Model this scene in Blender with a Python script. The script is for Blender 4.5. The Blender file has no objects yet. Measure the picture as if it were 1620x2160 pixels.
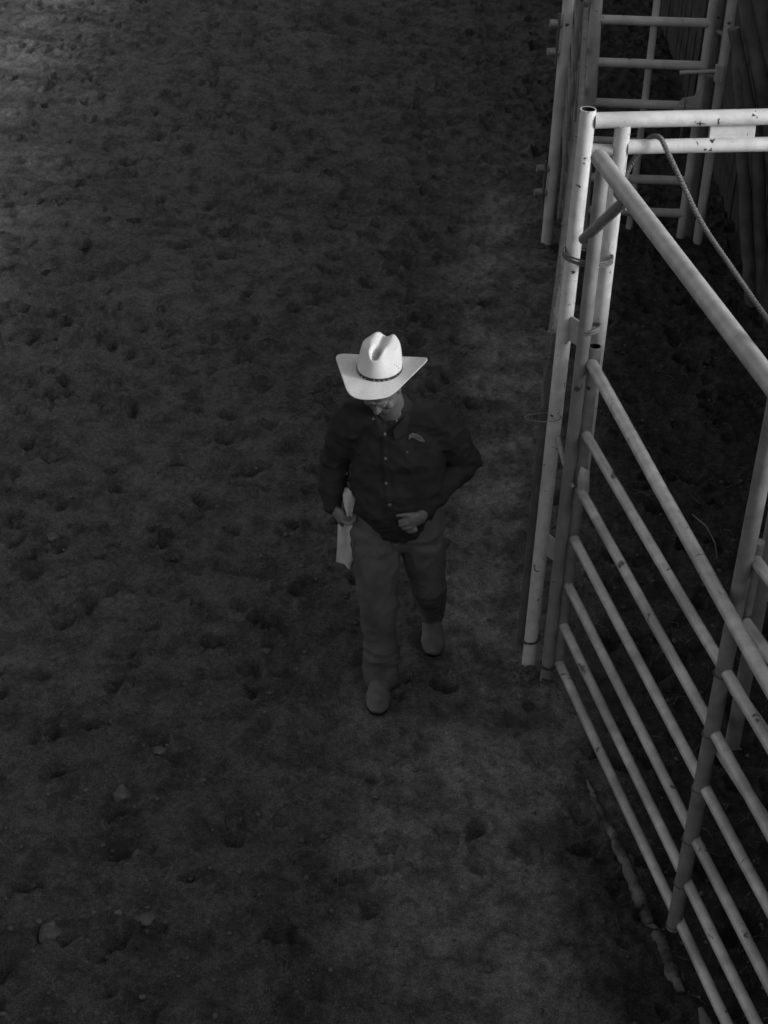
import bpy, bmesh, math, random
import numpy as np
from mathutils import Vector, Matrix, noise
from mathutils.bvhtree import BVHTree

random.seed(7); rng = np.random.default_rng(7)
S = bpy.context.scene
COL = S.collection

# ------------------------------------------------------------------ camera
CAMH = 5.5
FPX = 3746.0                                    # focal length in photo pixels (1620 wide)
_dn = Vector((-277.5, 5847.5, FPX)).normalized()
_Y = (Vector((0, 0, 1)) - _dn * _dn.z).normalized()
_Z = -_dn
_X = _Y.cross(_Z)
def c2w(v): return Vector((v.dot(_X), v.dot(_Y), v.dot(_Z)))
CAM = Vector((0, 0, CAMH))
cd = bpy.data.cameras.new('camera'); cam = bpy.data.objects.new('camera', cd); COL.objects.link(cam)
r_, u_, b_ = c2w(Vector((1, 0, 0))), c2w(Vector((0, -1, 0))), c2w(Vector((0, 0, -1)))
m = Matrix((( r_.x, u_.x, b_.x, 0), (r_.y, u_.y, b_.y, 0), (r_.z, u_.z, b_.z, CAMH), (0, 0, 0, 1)))
cam.matrix_world = m
cd.sensor_fit = 'HORIZONTAL'; cd.sensor_width = 36; cd.lens = FPX / 1620 * 36
cd.clip_start = .1; cd.clip_end = 2000
S.camera = cam

# ------------------------------------------------------------------ light
SUN_EL, SUN_AZ = math.radians(21), math.radians(110)     # azimuth clockwise from +Y (north)
w = bpy.data.worlds.new('World'); S.world = w; w.use_nodes = True
nt = w.node_tree; nt.nodes.clear()
sky = nt.nodes.new('ShaderNodeTexSky'); sky.sky_type = 'NISHITA'; sky.sun_disc = False
sky.sun_elevation = SUN_EL; sky.sun_rotation = SUN_AZ; sky.dust_density = 3
bw = nt.nodes.new('ShaderNodeRGBToBW'); bg = nt.nodes.new('ShaderNodeBackground'); wo = nt.nodes.new('ShaderNodeOutputWorld')
bg.inputs['Strength'].default_value = .15
nt.links.new(sky.outputs[0], bw.inputs[0]); nt.links.new(bw.outputs[0], bg.inputs[0]); nt.links.new(bg.outputs[0], wo.inputs[0])
sd = bpy.data.lights.new('sun', 'SUN'); so = bpy.data.objects.new('sun', sd); COL.objects.link(so)
sd.energy = 1.6; sd.angle = math.radians(12); sd.color = (1, 1, 1)
sv = Vector((math.sin(SUN_AZ) * math.cos(SUN_EL), math.cos(SUN_AZ) * math.cos(SUN_EL), math.sin(SUN_EL)))
so.rotation_euler = sv.to_track_quat('Z', 'Y').to_euler()
S.view_settings.view_transform = 'Standard'; S.view_settings.look = 'None'
S.view_settings.exposure = 0.55; S.view_settings.gamma = 1
S.cycles.filter_width = 1.6

# ------------------------------------------------------------------ back-projection on to real planes
def ray(px, py): return c2w(Vector((px - 810, py - 1080, FPX)).normalized())
def G(px, py, z=0.0):
    r = ray(px, py); return CAM + r * ((z - CAMH) / r.z)
def PY(px, py, y):
    r = ray(px, py); return CAM + r * (y / r.y)
def PVv(px, py, A, d):
    n = Vector((-d[1], d[0], 0)); r = ray(px, py); return CAM + r * ((Vector((A[0], A[1], 0)) - CAM).dot(n) / r.dot(n))
def VL(px, py, A): return PVv(px, py, A, (-A[1], A[0]))

# ------------------------------------------------------------------ materials (all neutral: the photograph is black and white)
def g3(v): return (v, v, v, 1)
def mat(name, v, rough=.6, spec=.3, var=.25, scale=12, bump=.15, bscale=60, chips=None, chip_v=.03, chip_scale=9, metal=0, dirt=None, dirt_v=.06, dirt_scale=3.0, bdist=.004):
    M = bpy.data.materials.new(name); M.use_nodes = True
    n = M.node_tree.nodes; L = M.node_tree.links; p = n['Principled BSDF']
    p.inputs['Roughness'].default_value = rough; p.inputs['Specular IOR Level'].default_value = spec; p.inputs['Metallic'].default_value = metal
    tc = n.new('ShaderNodeTexCoord'); src = tc.outputs['Object']
    def nz(sc, det=6, dis=0):
        t = n.new('ShaderNodeTexNoise'); t.inputs['Scale'].default_value = sc; t.inputs['Detail'].default_value = det; t.inputs['Distortion'].default_value = dis
        L.new(src, t.inputs['Vector']); return t.outputs['Fac']
    def ramp(f, a, b, c0, c1):
        r = n.new('ShaderNodeMapRange'); r.inputs[1].default_value = a; r.inputs[2].default_value = b; r.inputs[3].default_value = c0; r.inputs[4].default_value = c1
        L.new(f, r.inputs[0]); return r.outputs[0]
    def mix(f, a, b):
        r = n.new('ShaderNodeMix'); r.data_type = 'FLOAT'
        for s, x in ((0, f), (2, a), (3, b)):
            if isinstance(x, (int, float)): r.inputs[s].default_value = x
            else: L.new(x, r.inputs[s])
        return r.outputs[0]
    val = ramp(nz(scale), .3, .7, v * (1 - var), v * (1 + var))
    if dirt: val = mix(ramp(nz(dirt_scale, 8, .6), 1 - dirt - .1, 1 - dirt + .1, 0, 1), val, dirt_v)
    if chips: val = mix(ramp(nz(chip_scale, 10, 1.2), 1 - chips - .012, 1 - chips + .012, 0, 1), val, chip_v)
    cc = n.new('ShaderNodeCombineColor')
    for k in range(3): L.new(val, cc.inputs[k])
    L.new(cc.outputs[0], p.inputs['Base Color'])
    if bump:
        b = n.new('ShaderNodeBump'); b.inputs['Strength'].default_value = bump; b.inputs['Distance'].default_value = bdist
        L.new(nz(bscale, 8), b.inputs['Height']); L.new(b.outputs[0], p.inputs['Normal'])
    return M
m_white = mat('white_paint', .48, .42, .4, .14, 22, .22, 60, chips=.335, chip_scale=24, dirt=.36, dirt_v=.36)
m_white2 = mat('worn_white_paint', .34, .55, .3, .22, 9, .2, 80, chips=.33, dirt=.45, dirt_v=.2)
m_grey = mat('galvanised_pipe', .29, .38, .5, .22, 16, .3, 55, chips=.27, chip_v=.08, dirt=.38, dirt_v=.21)
m_rail = mat('gate_pipe', .37, .34, .55, .26, 14, .35, 50, chips=.33, chip_v=.06, dirt=.42, dirt_v=.21)
m_dgrey = mat('dull_pipe', .15, .5, .4, .28, 14, .35, 60, chips=.3, chip_v=.03)
m_mid = mat('worn_grey_paint', .18, .45, .4, .2, 12, .3, 60, chips=.33, chip_v=.05, dirt=.4, dirt_v=.14)
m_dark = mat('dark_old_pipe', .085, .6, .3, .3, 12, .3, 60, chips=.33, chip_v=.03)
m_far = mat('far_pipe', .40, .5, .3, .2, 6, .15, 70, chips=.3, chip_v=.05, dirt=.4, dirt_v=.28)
m_rust = mat('rusty_wire', .05, .7, .3, .4, 60, .3, 200)
m_wood = mat('dark_timber', .05, .9, .1, .4, 5, .5, 40)
m_wood2 = mat('weathered_pole', .09, .85, .2, .4, 6, .6, 50, bdist=.01)
m_cloth_t = mat('torn_tarp', .6, .8, .2, .3, 10, .3, 60)
m_rope = mat('old_rope', .12, .95, .1, .3, 80, .5, 300)
m_skin = mat('skin', .125, .55, .35, .14, 30, .25, 160, bdist=.002)
m_eye = mat('eye', .3, .3, .5, .1)
m_hair = mat('hair', .12, .8, .2, .4, 120, .5, 300)
m_shirt = mat('dark_shirt_cloth', .026, .9, .15, .28, 9, .35, 260, bdist=.002)
m_jeans = mat('denim', .078, .92, .15, .30, 7, .4, 320, bdist=.002)
m_boot = mat('dusty_boot_leather', .085, .7, .25, .25, 18, .3, 120)
m_sole = mat('boot_sole', .012, .9, .1)
m_button = mat('pearl_button', .13, .3, .5, .05)
m_hat = mat('white_straw_hat', .58, .8, .15, .16, 260, .6, 330, dirt=.40, dirt_v=.52, dirt_scale=14, bdist=.0022)
m_band = mat('black_hat_band', .012, .5, .4, .2)
m_stud = mat('hat_band_stud', .6, .3, .6, .05, metal=.6)
m_paper = mat('grey_paper', .46, .8, .2, .10, 14, .3, 40)
m_slip = mat('pale_slip', .16, .8, .2, .08, 20, .1)
m_clod = mat('dirt_clod', .085, 1, .05, .35, 18, .6, 90, bdist=.01)
m_straw = mat('dry_straw', .12, .9, .2, .4, 3)
m_dirtpipe = mat('dirt_caked_wood', .12, .95, .1, .35, 9, .7, 45, dirt=.44, dirt_v=.035, dirt_scale=7, bdist=.01)
m_cave = mat('open_pipe_inside', .008, .9, .1)

# ------------------------------------------------------------------ object helpers
BASE = {}
def props(o, label=None, cat=None, group=None, kind=None):
    if label: o['label'] = label
    if cat: o['category'] = cat
    if group: o['group'] = group
    if kind: o['kind'] = kind
    return o
def thing(name, base, label, cat, group=None):
    o = bpy.data.objects.new(name, None); COL.objects.link(o); o.location = base; o.empty_display_size = .2
    BASE[o.name] = Vector(base); return props(o, label, cat, group)
def link(name, me, m, parent=None, base=None):
    """me has world coordinates; shift them to the parent's base"""
    if parent is not None: b = BASE[parent.name]
    else: b = Vector(base) if base is not None else Vector((0, 0, 0))
    me.transform(Matrix.Translation(-b))
    o = bpy.data.objects.new(name, me); COL.objects.link(o); BASE[o.name] = b
    if not me.materials and m: me.materials.append(m)
    if parent is not None: o.parent = parent
    else: o.location = b
    return o
def mesh(vs, fs, smooth=True):
    me = bpy.data.meshes.new('m'); me.from_pydata([tuple(v) for v in vs], [], fs); me.update()
    if smooth: me.polygons.foreach_set('use_smooth', [True] * len(me.polygons))
    return me
def rings(pts, radii, n=18, fwd=Vector((0, 1, 0)), cap=True, jitter=0):
    pts = [Vector(p) for p in pts]; vs = []; fs = []
    for i, p in enumerate(pts):
        t = (pts[min(i + 1, len(pts) - 1)] - pts[max(i - 1, 0)])
        t = t.normalized() if t.length > 1e-9 else Vector((0, 0, 1))
        s = t.cross(fwd)
        if s.length < 1e-3: s = t.cross(Vector((1, 0, 0)))
        s.normalize(); q = s.cross(t).normalized()
        r = radii[i] if isinstance(radii, (list, tuple)) else radii
        rx, ry = r if isinstance(r, (tuple, list)) else (r, r)
        for k in range(n):
            a = 2 * math.pi * k / n; j = 1 + (random.uniform(-jitter, jitter) if jitter else 0)
            vs.append(p + s * (math.cos(a) * rx * j) + q * (math.sin(a) * ry * j))
    for i in range(len(pts) - 1):
        for k in range(n):
            a, b = i * n + k, i * n + (k + 1) % n
            fs.append((a, b, b + n, a + n))
    if cap:
        fs.append(tuple(range(n))[::-1]); fs.append(tuple(range((len(pts) - 1) * n, len(pts) * n)))
    return vs, fs
def tube(name, pts, r, m, parent=None, n=18, base=None, jitter=0, cap=True, fwd=Vector((0, 1, 0)), seg=1):
    if seg > 1 and len(pts) == 2:
        a, b = Vector(pts[0]), Vector(pts[1]); pts = [a.lerp(b, k / seg) for k in range(seg + 1)]
    vs, fs = rings(pts, r, n, fwd, cap, jitter)
    me = mesh(vs, fs)
    me.set_sharp_from_angle(angle=math.radians(50))
    return link(name, me, m, parent, base)
def pipe_open_top(name, a, b, r, m, parent, wall=.005, depth=.25, n=24, base=None):
    """pipe from a (bottom) to b (top) with an open upper end: outside, lip, inside"""
    a, b = Vector(a), Vector(b); d = (b - a).normalized()
    pts = [a, b, b, b - d * depth]; rr = [r, r, r - wall, r - wall]
    vs, fs = [], []
    t = d; s = t.cross(Vector((0, 1, 0))).normalized(); q = s.cross(t)
    for p, ra in zip(pts, rr):
        for k in range(n):
            an = 2 * math.pi * k / n; vs.append(p + s * (math.cos(an) * ra) + q * (math.sin(an) * ra))
    for i in range(3):
        for k in range(n):
            x, y = i * n + k, i * n + (k + 1) % n; fs.append((x, y, y + n, x + n))
    fs.append(tuple(range(n))[::-1]); fs.append(tuple(range(3 * n, 4 * n)))
    me = mesh(vs, fs); me.materials.append(m); me.materials.append(m_cave)
    me.polygons[-1].material_index = 1
    for k in range(2 * n, 3 * n): me.polygons[k].material_index = 1
    me.set_sharp_from_angle(angle=math.radians(50))
    return link(name, me, None, parent, base)
def box(c, sx, sy, sz, rot=None, bev=.002):
    bm = bmesh.new(); bmesh.ops.create_cube(bm, size=1)
    bmesh.ops.scale(bm, vec=(sx, sy, sz), verts=bm.verts)
    if bev: bmesh.ops.bevel(bm, geom=bm.edges[:], offset=bev, segments=1, affect='EDGES')
    if rot is not None: bm.transform(rot.to_4x4())
    bmesh.ops.translate(bm, vec=c, verts=bm.verts)
    me = bpy.data.meshes.new('m'); bm.to_mesh(me); bm.free(); return me
def basis(x, z):
    x = Vector(x).normalized(); z = Vector(z); y = z.cross(x).normalized(); z = x.cross(y)
    return Matrix((x, y, z)).transposed()
def torus_pts(c, rx, ry, n=28, tilt=0.0, wob=.0, u=Vector((1, 0, 0)), v=Vector((0, 1, 0))):
    return [Vector(c) + u * (math.cos(2 * math.pi * k / n) * rx) + v * (math.sin(2 * math.pi * k / n) * ry) + Vector((0, 0, tilt * math.cos(2 * math.pi * k / n) + random.uniform(-wob, wob))) for k in range(n + 1)]
def strands(pts, R, r, turns_per_m, k=3, n=6, sub=10):
    """twisted strands following pts -> verts, faces"""
    P = []
    for i in range(len(pts) - 1):
        p0 = pts[max(i - 1, 0)]; p1 = pts[i]; p2 = pts[i + 1]; p3 = pts[min(i + 2, len(pts) - 1)]
        for j in range(sub):
            t = j / sub
            P.append(.5 * ((2 * p1) + (p2 - p0) * t + (2 * p0 - 5 * p1 + 4 * p2 - p3) * t * t + (3 * p1 - p0 - 3 * p2 + p3) * t ** 3))
    P.append(pts[-1]); V, F = [], []
    # resample
    D = [0]
    for i in range(1, len(P)): D.append(D[-1] + (P[i] - P[i - 1]).length)
    L = D[-1]; N = max(8, int(L / .006)); Q = []; j = 0
    for i in range(N + 1):
        s = L * i / N
        while j < len(D) - 2 and D[j + 1] < s: j += 1
        Q.append(P[j].lerp(P[j + 1], (s - D[j]) / max(1e-9, D[j + 1] - D[j])))
    for c in range(k):
        ph = 2 * math.pi * c / k; path = []
        for i, q in enumerate(Q):
            t = (Q[min(i + 1, N)] - Q[max(i - 1, 0)]).normalized(); s = t.cross(Vector((.3, 1, .2))).normalized(); u = s.cross(t)
            a = ph + 2 * math.pi * turns_per_m * L * i / N
            path.append(q + (s * math.cos(a) + u * math.sin(a)) * R)
        vs, fs = rings(path, r, n); o = len(V); V += vs; F += [tuple(x + o for x in f) for f in fs]
    return V, F

# ------------------------------------------------------------------ ground
def vnoise(x, y, seed):
    xi = np.floor(x).astype(np.int64); yi = np.floor(y).astype(np.int64); fx = x - xi; fy = y - yi
    def h(a, b):
        n = (a * 374761393 + b * 668265263 + seed * 1442695041) & 0xffffffff
        n = ((n ^ (n >> 13)) * 1274126177) & 0xffffffff
        return ((n ^ (n >> 16)) & 0xffff) / 65535.0
    ux = fx * fx * fx * (fx * (fx * 6 - 15) + 10); uy = fy * fy * fy * (fy * (fy * 6 - 15) + 10)
    return (h(xi, yi) * (1 - ux) + h(xi + 1, yi) * ux) * (1 - uy) + (h(xi, yi + 1) * (1 - ux) + h(xi + 1, yi + 1) * ux) * uy - .5
def fbm(x, y, f, o, seed, gain=.5):
    s = 0; a = 1
    for k in range(o):
        c, sn = math.cos(k * .7 + .3), math.sin(k * .7 + .3)
        s = s + a * vnoise((x * c - y * sn) * f + 17.3 * k, (x * sn + y * c) * f - 9.1 * k, seed + k); f *= 2.03; a *= gain
    return s
def axis(lo, hi, step, far):
    a = [lo]
    while a[-1] < hi: a.append(a[-1] + step(a[-1]))
    s = step(a[-1]); up = [a[-1]]
    while up[-1] < far: s *= 1.25; up.append(up[-1] + s)
    s = step(lo); dn = [lo]
    while dn[-1] > -far: s *= 1.25; dn.append(dn[-1] - s)
    return np.array(dn[1:][::-1] + a + up[1:])
xs = axis(-4.8, 4.4, lambda v: .0165, 800); ys = axis(4.0, 21.0, lambda v: .013 + (v - 4) * .0014, 800)
XX, YY = np.meshgrid(xs, ys); nx, ny = len(xs), len(ys)
near = np.clip(1 - (np.maximum(np.abs(XX) - 5, 0) + np.maximum(np.abs(YY - 12) - 10, 0)) / 4, 0, 1)
# how trodden the dirt is: churned in the middle of the lane, smoother beside the fence and in a track near the camera
tr_c = 0.62 + (YY - 7.5) * .0 
wob = .25 * fbm(XX, YY, 1.6, 3, 91)
smooth_track = np.exp(-((XX + wob - (.72 + .10 * np.sin(YY * .9) + (YY - 8) * .045)) / .42) ** 2) / (1 + np.exp((YY - 13 + .5 * np.sin(XX * 5)) * 1.2)) + .62 * np.exp(-((XX + wob - (.25 + (6.4 - YY) * .12)) / .40) ** 2) / (1 + np.exp((YY - 6.6 + .3 * np.sin(XX * 6)) * 3))
smooth_track = np.clip(smooth_track + .55 * np.exp(-((XX + 3.6 + (YY - 14) * .06) / .9) ** 2) * (YY > 11), 0, 1)
churn = 1 - .72 * smooth_track
HZ = .045 * fbm(XX, YY, .7, 3, 11) + churn * (.046 * fbm(XX, YY, 3.1, 4, 31, .55)) + (.6 + .4 * churn) * .020 * fbm(XX, YY, 15, 4, 51, .7)
rid = 1 - 2 * np.abs(fbm(XX + .2 * fbm(XX, YY, 5, 2, 3), YY * 1.3, 6.5, 3, 77))
HZ += churn * .006 * (rid - .6)
DAMP = 0 * XX
def stamp(cx, cy, R, fn):
    i0, i1 = np.searchsorted(xs, [cx - R, cx + R]); j0, j1 = np.searchsorted(ys, [cy - R, cy + R])
    if i1 <= i0 or j1 <= j0: return
    X_, Y_ = XX[j0:j1, i0:i1] - cx, YY[j0:j1, i0:i1] - cy
    HZ[j0:j1, i0:i1] += fn(X_, Y_)
def pit(cx, cy, a, b, dep, th):
    c, s = math.cos(th), math.sin(th); ph = rng.uniform(0, 6.28)
    def fn(X_, Y_):
        u = (X_ * c + Y_ * s) / a; v = (-X_ * s + Y_ * c) / b
        ang = np.arctan2(v, u); r = np.sqrt(u * u + v * v) * (1 + .13 * np.sin(2 * ang + ph) + .10 * np.sin(3 * ang + 2 * ph) + .05 * np.sin(7 * ang))
        return -dep * np.exp(-(r ** 5)) * (1 + .25 * v * (1 if s >= 0 else -1)) + .32 * dep * np.exp(-((r - 1.35) / .33) ** 2) * (1 + .7 * np.sin(ang + ph))
    stamp(cx, cy, 2.6 * max(a, b), fn)
k = 0
while k < 3000:
    cx, cy = rng.uniform(-4.4, 3.9), rng.uniform(4.2, 20.5)
    dens = (1 - .88 * float(np.exp(-((cx - (.72 + (cy - 8) * .045)) / .5) ** 2) * (cy < 15))) * (1 - .5 * float(np.exp(-((cx - .3) / .5) ** 2) * (cy < 6.9))) * (.8 if cy < 6.8 else 1) * (.35 if cx < -3.4 and cy > 10 else 1) * (.55 + .9 * (math.sin(cx * 2.1 + cy * .8) * .5 + .5))
    k += 1
    if rng.uniform() > dens: continue
    a = rng.uniform(.030, .066); pit(cx, cy, a, a * rng.uniform(.6, .95), a * rng.uniform(.7, 1.5) * (.8 if cy < 7 else 1), rng.uniform(0, 3.14))
for k in range(5200):      # small lumps thrown up by hooves
    cx, cy = rng.uniform(-4.4, 3.9), rng.uniform(4.2, 18)
    if abs(cx - .75) < .5 and rng.uniform() < .6: continue
    R = rng.uniform(.012, .035); hgt = R * rng.uniform(.3, .8)
    stamp(cx, cy, 2.5 * R, lambda X_, Y_, R=R, hgt=hgt: hgt * np.exp(-((X_ ** 2 + Y_ ** 2) / R ** 2) ** 1.5))
def heap(p, R, h): stamp(p[0], p[1], 3 * R, lambda X_, Y_: h * np.exp(-(X_ ** 2 + Y_ ** 2) / R ** 2))
for p, R, h in (((.765, 7.12), .055, .075), ((.845, 6.98), .055, .065), ((.92, 6.98), .08, .03), ((1.10, 12.36), .1, .05)): heap(p, R, h)
def flat(cx, cy, a, b):    # a flat footprint where a boot stands
    i0, i1 = np.searchsorted(xs, [cx - .4, cx + .4]); j0, j1 = np.searchsorted(ys, [cy - .5, cy + .5])
    X_, Y_ = (XX[j0:j1, i0:i1] - cx) / a, (YY[j0:j1, i0:i1] - cy) / b
    kk = np.exp(-((X_ ** 2 + Y_ ** 2) ** 2)); HZ[j0:j1, i0:i1] = HZ[j0:j1, i0:i1] * (1 - kk)
HZ = HZ * near
flat(.013, 6.87, .11, .24); flat(.29, 7.36, .10, .2)
def ground_z(x, y):
    i = int(np.clip(np.searchsorted(xs, x), 1, nx - 1)); j = int(np.clip(np.searchsorted(ys, y), 1, ny - 1))
    return float(HZ[j, i])
co = np.stack([XX, YY, HZ], -1).reshape(-1, 3).astype(np.float32)
me = bpy.data.meshes.new('ground'); me.vertices.add(nx * ny); me.vertices.foreach_set('co', co.ravel())
I = np.arange(nx * ny).reshape(ny, nx)
q = np.stack([I[:-1, :-1], I[:-1, 1:], I[1:, 1:], I[1:, :-1]], -1).reshape(-1, 4).astype(np.int32)
me.loops.add(q.size); me.loops.foreach_set('vertex_index', q.ravel()); me.polygons.add(len(q))
me.polygons.foreach_set('loop_start', np.arange(len(q), dtype=np.int32) * 4)
me.polygons.foreach_set('use_smooth', np.ones(len(q), bool)); me.update(calc_edges=True)
da = me.attributes.new('dust', 'FLOAT', 'POINT'); da.data.foreach_set('value', smooth_track.astype(np.float32).ravel())

M = bpy.data.materials.new('churned_dirt'); M.use_nodes = True; n = M.node_tree.nodes; L = M.node_tree.links; p = n['Principled BSDF']
p.inputs['Roughness'].default_value = 1; p.inputs['Specular IOR Level'].default_value = .05
tc = n.new('ShaderNodeTexCoord')
def NZ(sc, det, dis=0, rough=.55):
    t = n.new('ShaderNodeTexNoise'); t.inputs['Scale'].default_value = sc; t.inputs['Detail'].default_value = det; t.inputs['Distortion'].default_value = dis; t.inputs['Roughness'].default_value = rough
    L.new(tc.outputs['Object'], t.inputs['Vector']); return t.outputs['Fac']
def MR(f, a, b, c, d):
    r = n.new('ShaderNodeMapRange'); r.interpolation_type = 'SMOOTHSTEP'
    for i_, v_ in zip((1, 2, 3, 4), (a, b, c, d)): r.inputs[i_].default_value = v_
    L.new(f, r.inputs[0]); return r.outputs[0]
def MA(op, a, b):
    r = n.new('ShaderNodeMath'); r.operation = op
    for i_, x in enumerate((a, b)):
        if isinstance(x, (int, float)): r.inputs[i_].default_value = x
        else: L.new(x, r.inputs[i_])
    return r.outputs[0]
v = MR(NZ(1.1, 5, .6), .3, .7, .074, .096)
v = MA('MULTIPLY', v, MR(NZ(6.0, 7, .15, .6), .34, .60, .64, 1.08))       # damp patches
v = MA('MULTIPLY', v, MR(NZ(34, 6, 0, .7), .3, .7, .72, 1.28))
v = MA('MULTIPLY', v, MR(NZ(170, 4), .3, .7, .55, 1.5))
at = n.new('ShaderNodeAttribute'); at.attribute_name = 'dust'
v = MA('MULTIPLY', v, MR(MA('MULTIPLY', at.outputs['Fac'], MR(NZ(1.8, 6, .3), .35, .62, .35, 1.2)), 0, 1, .90, 2.05))      # dry pale dust where the lane is smooth
sx = n.new('ShaderNodeSeparateXYZ'); L.new(tc.outputs['Object'], sx.inputs[0])
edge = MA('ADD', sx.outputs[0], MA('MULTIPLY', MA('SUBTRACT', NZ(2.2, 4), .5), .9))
v = MA('MULTIPLY', v, MR(MA('ADD', sx.outputs[1], NZ(.6, 4)), 5.0, 8.5, .80, 1.0))
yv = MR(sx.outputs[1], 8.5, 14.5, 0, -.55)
v = MA('MULTIPLY', v, MR(MA('ADD', edge, yv), .85, 1.45, 1, .60))         # shade of the plank wall painted into the dirt colour inside the alley
cc = n.new('ShaderNodeCombineColor')
for i_ in range(3): L.new(v, cc.inputs[i_])
L.new(cc.outputs[0], p.inputs['Base Color'])
b1 = n.new('ShaderNodeBump'); b1.inputs['Strength'].default_value = .6; b1.inputs['Distance'].default_value = .02; L.new(NZ(30, 10, 0, .62), b1.inputs['Height'])
b2 = n.new('ShaderNodeBump'); b2.inputs['Strength'].default_value = .9; b2.inputs['Distance'].default_value = .010; L.new(NZ(110, 8, 0, .75), b2.inputs['Height']); L.new(b1.outputs[0], b2.inputs['Normal'])
L.new(b2.outputs[0], p.inputs['Normal'])
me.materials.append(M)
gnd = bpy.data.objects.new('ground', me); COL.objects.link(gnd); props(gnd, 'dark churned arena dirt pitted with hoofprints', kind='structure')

# ------------------------------------------------------------------ plank wall closing the alley on the right (also what shades the lane)
WX, WH = 2.62, 2.65
wall = thing('plank_wall', (WX, 9, 0), 'tall dark vertical plank wall along the far side of the alley', 'wall')
y = -2.0; protos = []
while y < 21:
    wd = random.uniform(.17, .23)
    if len(protos) < 14:
        vs = []; nseg = 7
        bow = random.uniform(-.012, .012); hh = WH + random.uniform(-.05, .05)
        for k_ in range(nseg + 1):
            z_ = hh * k_ / nseg - .05 * (k_ == 0); off = bow * math.sin(math.pi * k_ / nseg)
            for (dx, dy) in ((-.015, -.5), (.015, -.5), (.015, .5), (-.015, .5)):
                vs.append((dx + off, dy * .2 + random.uniform(-.002, .002), z_))
        fs = [(i_ * 4 + a, i_ * 4 + (a + 1) % 4, i_ * 4 + 4 + (a + 1) % 4, i_ * 4 + 4 + a) for i_ in range(nseg) for a in range(4)] + [(3, 2, 1, 0), tuple(range(nseg * 4, nseg * 4 + 4))]
        pm = mesh(vs, fs, False); pm.materials.append(m_wood); protos.append(pm)
    o = bpy.data.objects.new('plank', random.choice(protos)); COL.objects.link(o); o.parent = wall
    o.location = (random.uniform(-.010, .010), y + wd / 2 - 9, 0); o.scale = (1, (wd - .006) / .2, 1); o.rotation_euler = (random.uniform(-.004, .004), 0, random.uniform(-.015, .015))
    y += wd
for z_ in (.35, 1.25, 2.3):
    link('wall_rail', box((WX + .060, 9.5, z_), .08, 23, .12), m_wood, wall)
for k_ in range(9):
    link('wall_post', box((WX + .165, -1.5 + k_ * 2.75, WH / 2 - .1), .12, .12, WH + .1), m_wood, wall)

# ------------------------------------------------------------------ white portal frame
LP = Vector((.765, 7.167, 0)); LT = Vector((.772, 7.167, 2.955)); R0 = .034
frame = thing('portal_frame', LP, 'white painted pipe frame with double overhead rail and tall open-topped post', 'pipe frame')
pipe_open_top('post', LP + Vector((0, 0, -.08)), LT, R0, m_white, frame)
up0 = VL(1255, 257, LP); up0 = Vector((LT.x + R0 - .004, 7.167, 2.907))
tube('rail', [up0, Vector((2.45, 7.36, 2.955))], .034, m_white, frame, seg=6)
RX = Vector((.925, 7.175, 0))
tube('hanging_post', [RX + Vector((.0, 0, 2.892)), RX + Vector((0, 0, 1.19)), RX + Vector((0, 0, 1.165))], [.034, .034, .02], m_white, frame, seg=1)
tube('rail', [RX + Vector((.026, 0, 2.795)), Vector((2.45, 7.37, 2.825))], .031, m_white, frame, seg=6)
tube('stub_rail', [Vector((LP.x + R0, 7.180, 2.775)), RX + Vector((-.03, 0, 2.775))], .026, m_grey, frame)
a, b = Vector((1.300, 7.2297, 2.865)), Vector((1.495, 7.2522, 2.872))
link('plate', box((a + b) / 2, (b - a).length, .008, .098, basis(b - a, (0, 0, 1))), m_white, frame)
for t_ in (1.95, .79):   # short flat ties welded between the post and its neighbour
    link('weld_tab', box((.815, 7.11, t_), .10, .012, .12, basis((.09, -.13, 0), (0, 0, 1))), m_grey, frame)

# ------------------------------------------------------------------ grey inner frame: neighbour post, overhead rail to the camera, knee brace
MP = Vector((.845, 7.022, 0))
fr2 = thing('overhead_frame', MP, 'grey pipe post with thick overhead rail and knee brace, beside the tall white post', 'pipe frame')
tube('post', [MP + Vector((0, 0, -.03)), MP + Vector((-.002, 0, 2.80))], .030, m_mid, fr2, seg=4)
DA, DB = G(1266, 335, 2.80), G(1620, 800, 2.80)
dd = (DB - DA).normalized(); dd.z = 0
tube('overhead_rail', [DA - dd * .02, DA + dd * 4.2], .036, m_grey, fr2, seg=8, n=24)
tube('knee_brace', [G(1322, 420, 2.77), VL(1231, 505, (.79, 7.10))], .0235, m_dgrey, fr2)
link('gusset', box(DA + dd * .30 + Vector((0, 0, -.045)), .16, .008, .05, basis(dd, (0, 0, 1))), m_dgrey, fr2)

# ------------------------------------------------------------------ seven-rail gate
GP = Vector((.897, 7.037, 0)); SP = Vector((1.300, 5.310, 0)); gd = (SP - GP).normalized()
gate = thing('pipe_gate', GP, 'grey seven-rail pipe gate slanting from the white post to the bottom right corner', 'gate')
pipe_open_top('stile', GP + Vector((0, 0, .14)), GP + Vector((0, 0, 1.92)), .031, m_dgrey, gate)
zs = [.17, .401, .641, .913, 1.189, 1.48, 1.842]
off = gd.cross(Vector((0, 0, 1))).normalized()      # towards the lane? chosen below
if off.x > 0: off = -off
for k_, z_ in enumerate(zs):
    a = GP + gd * .02 + Vector((0, 0, z_)); b = GP + gd * 3.6 + Vector((0, 0, z_ + random.uniform(-.01, .01)))
    if k_ == 6: a = a + off * .012; b = b + off * .150
    r_t = .0275 if k_ == 6 else .0228
    sag = [a.lerp(b, t / 10) + Vector((0, 0, -.010 * math.sin(math.pi * t / 10) * random.uniform(.6, 1.4))) for t in range(11)]
    tube('rail', sag, r_t, m_rail, gate, n=20)
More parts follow.
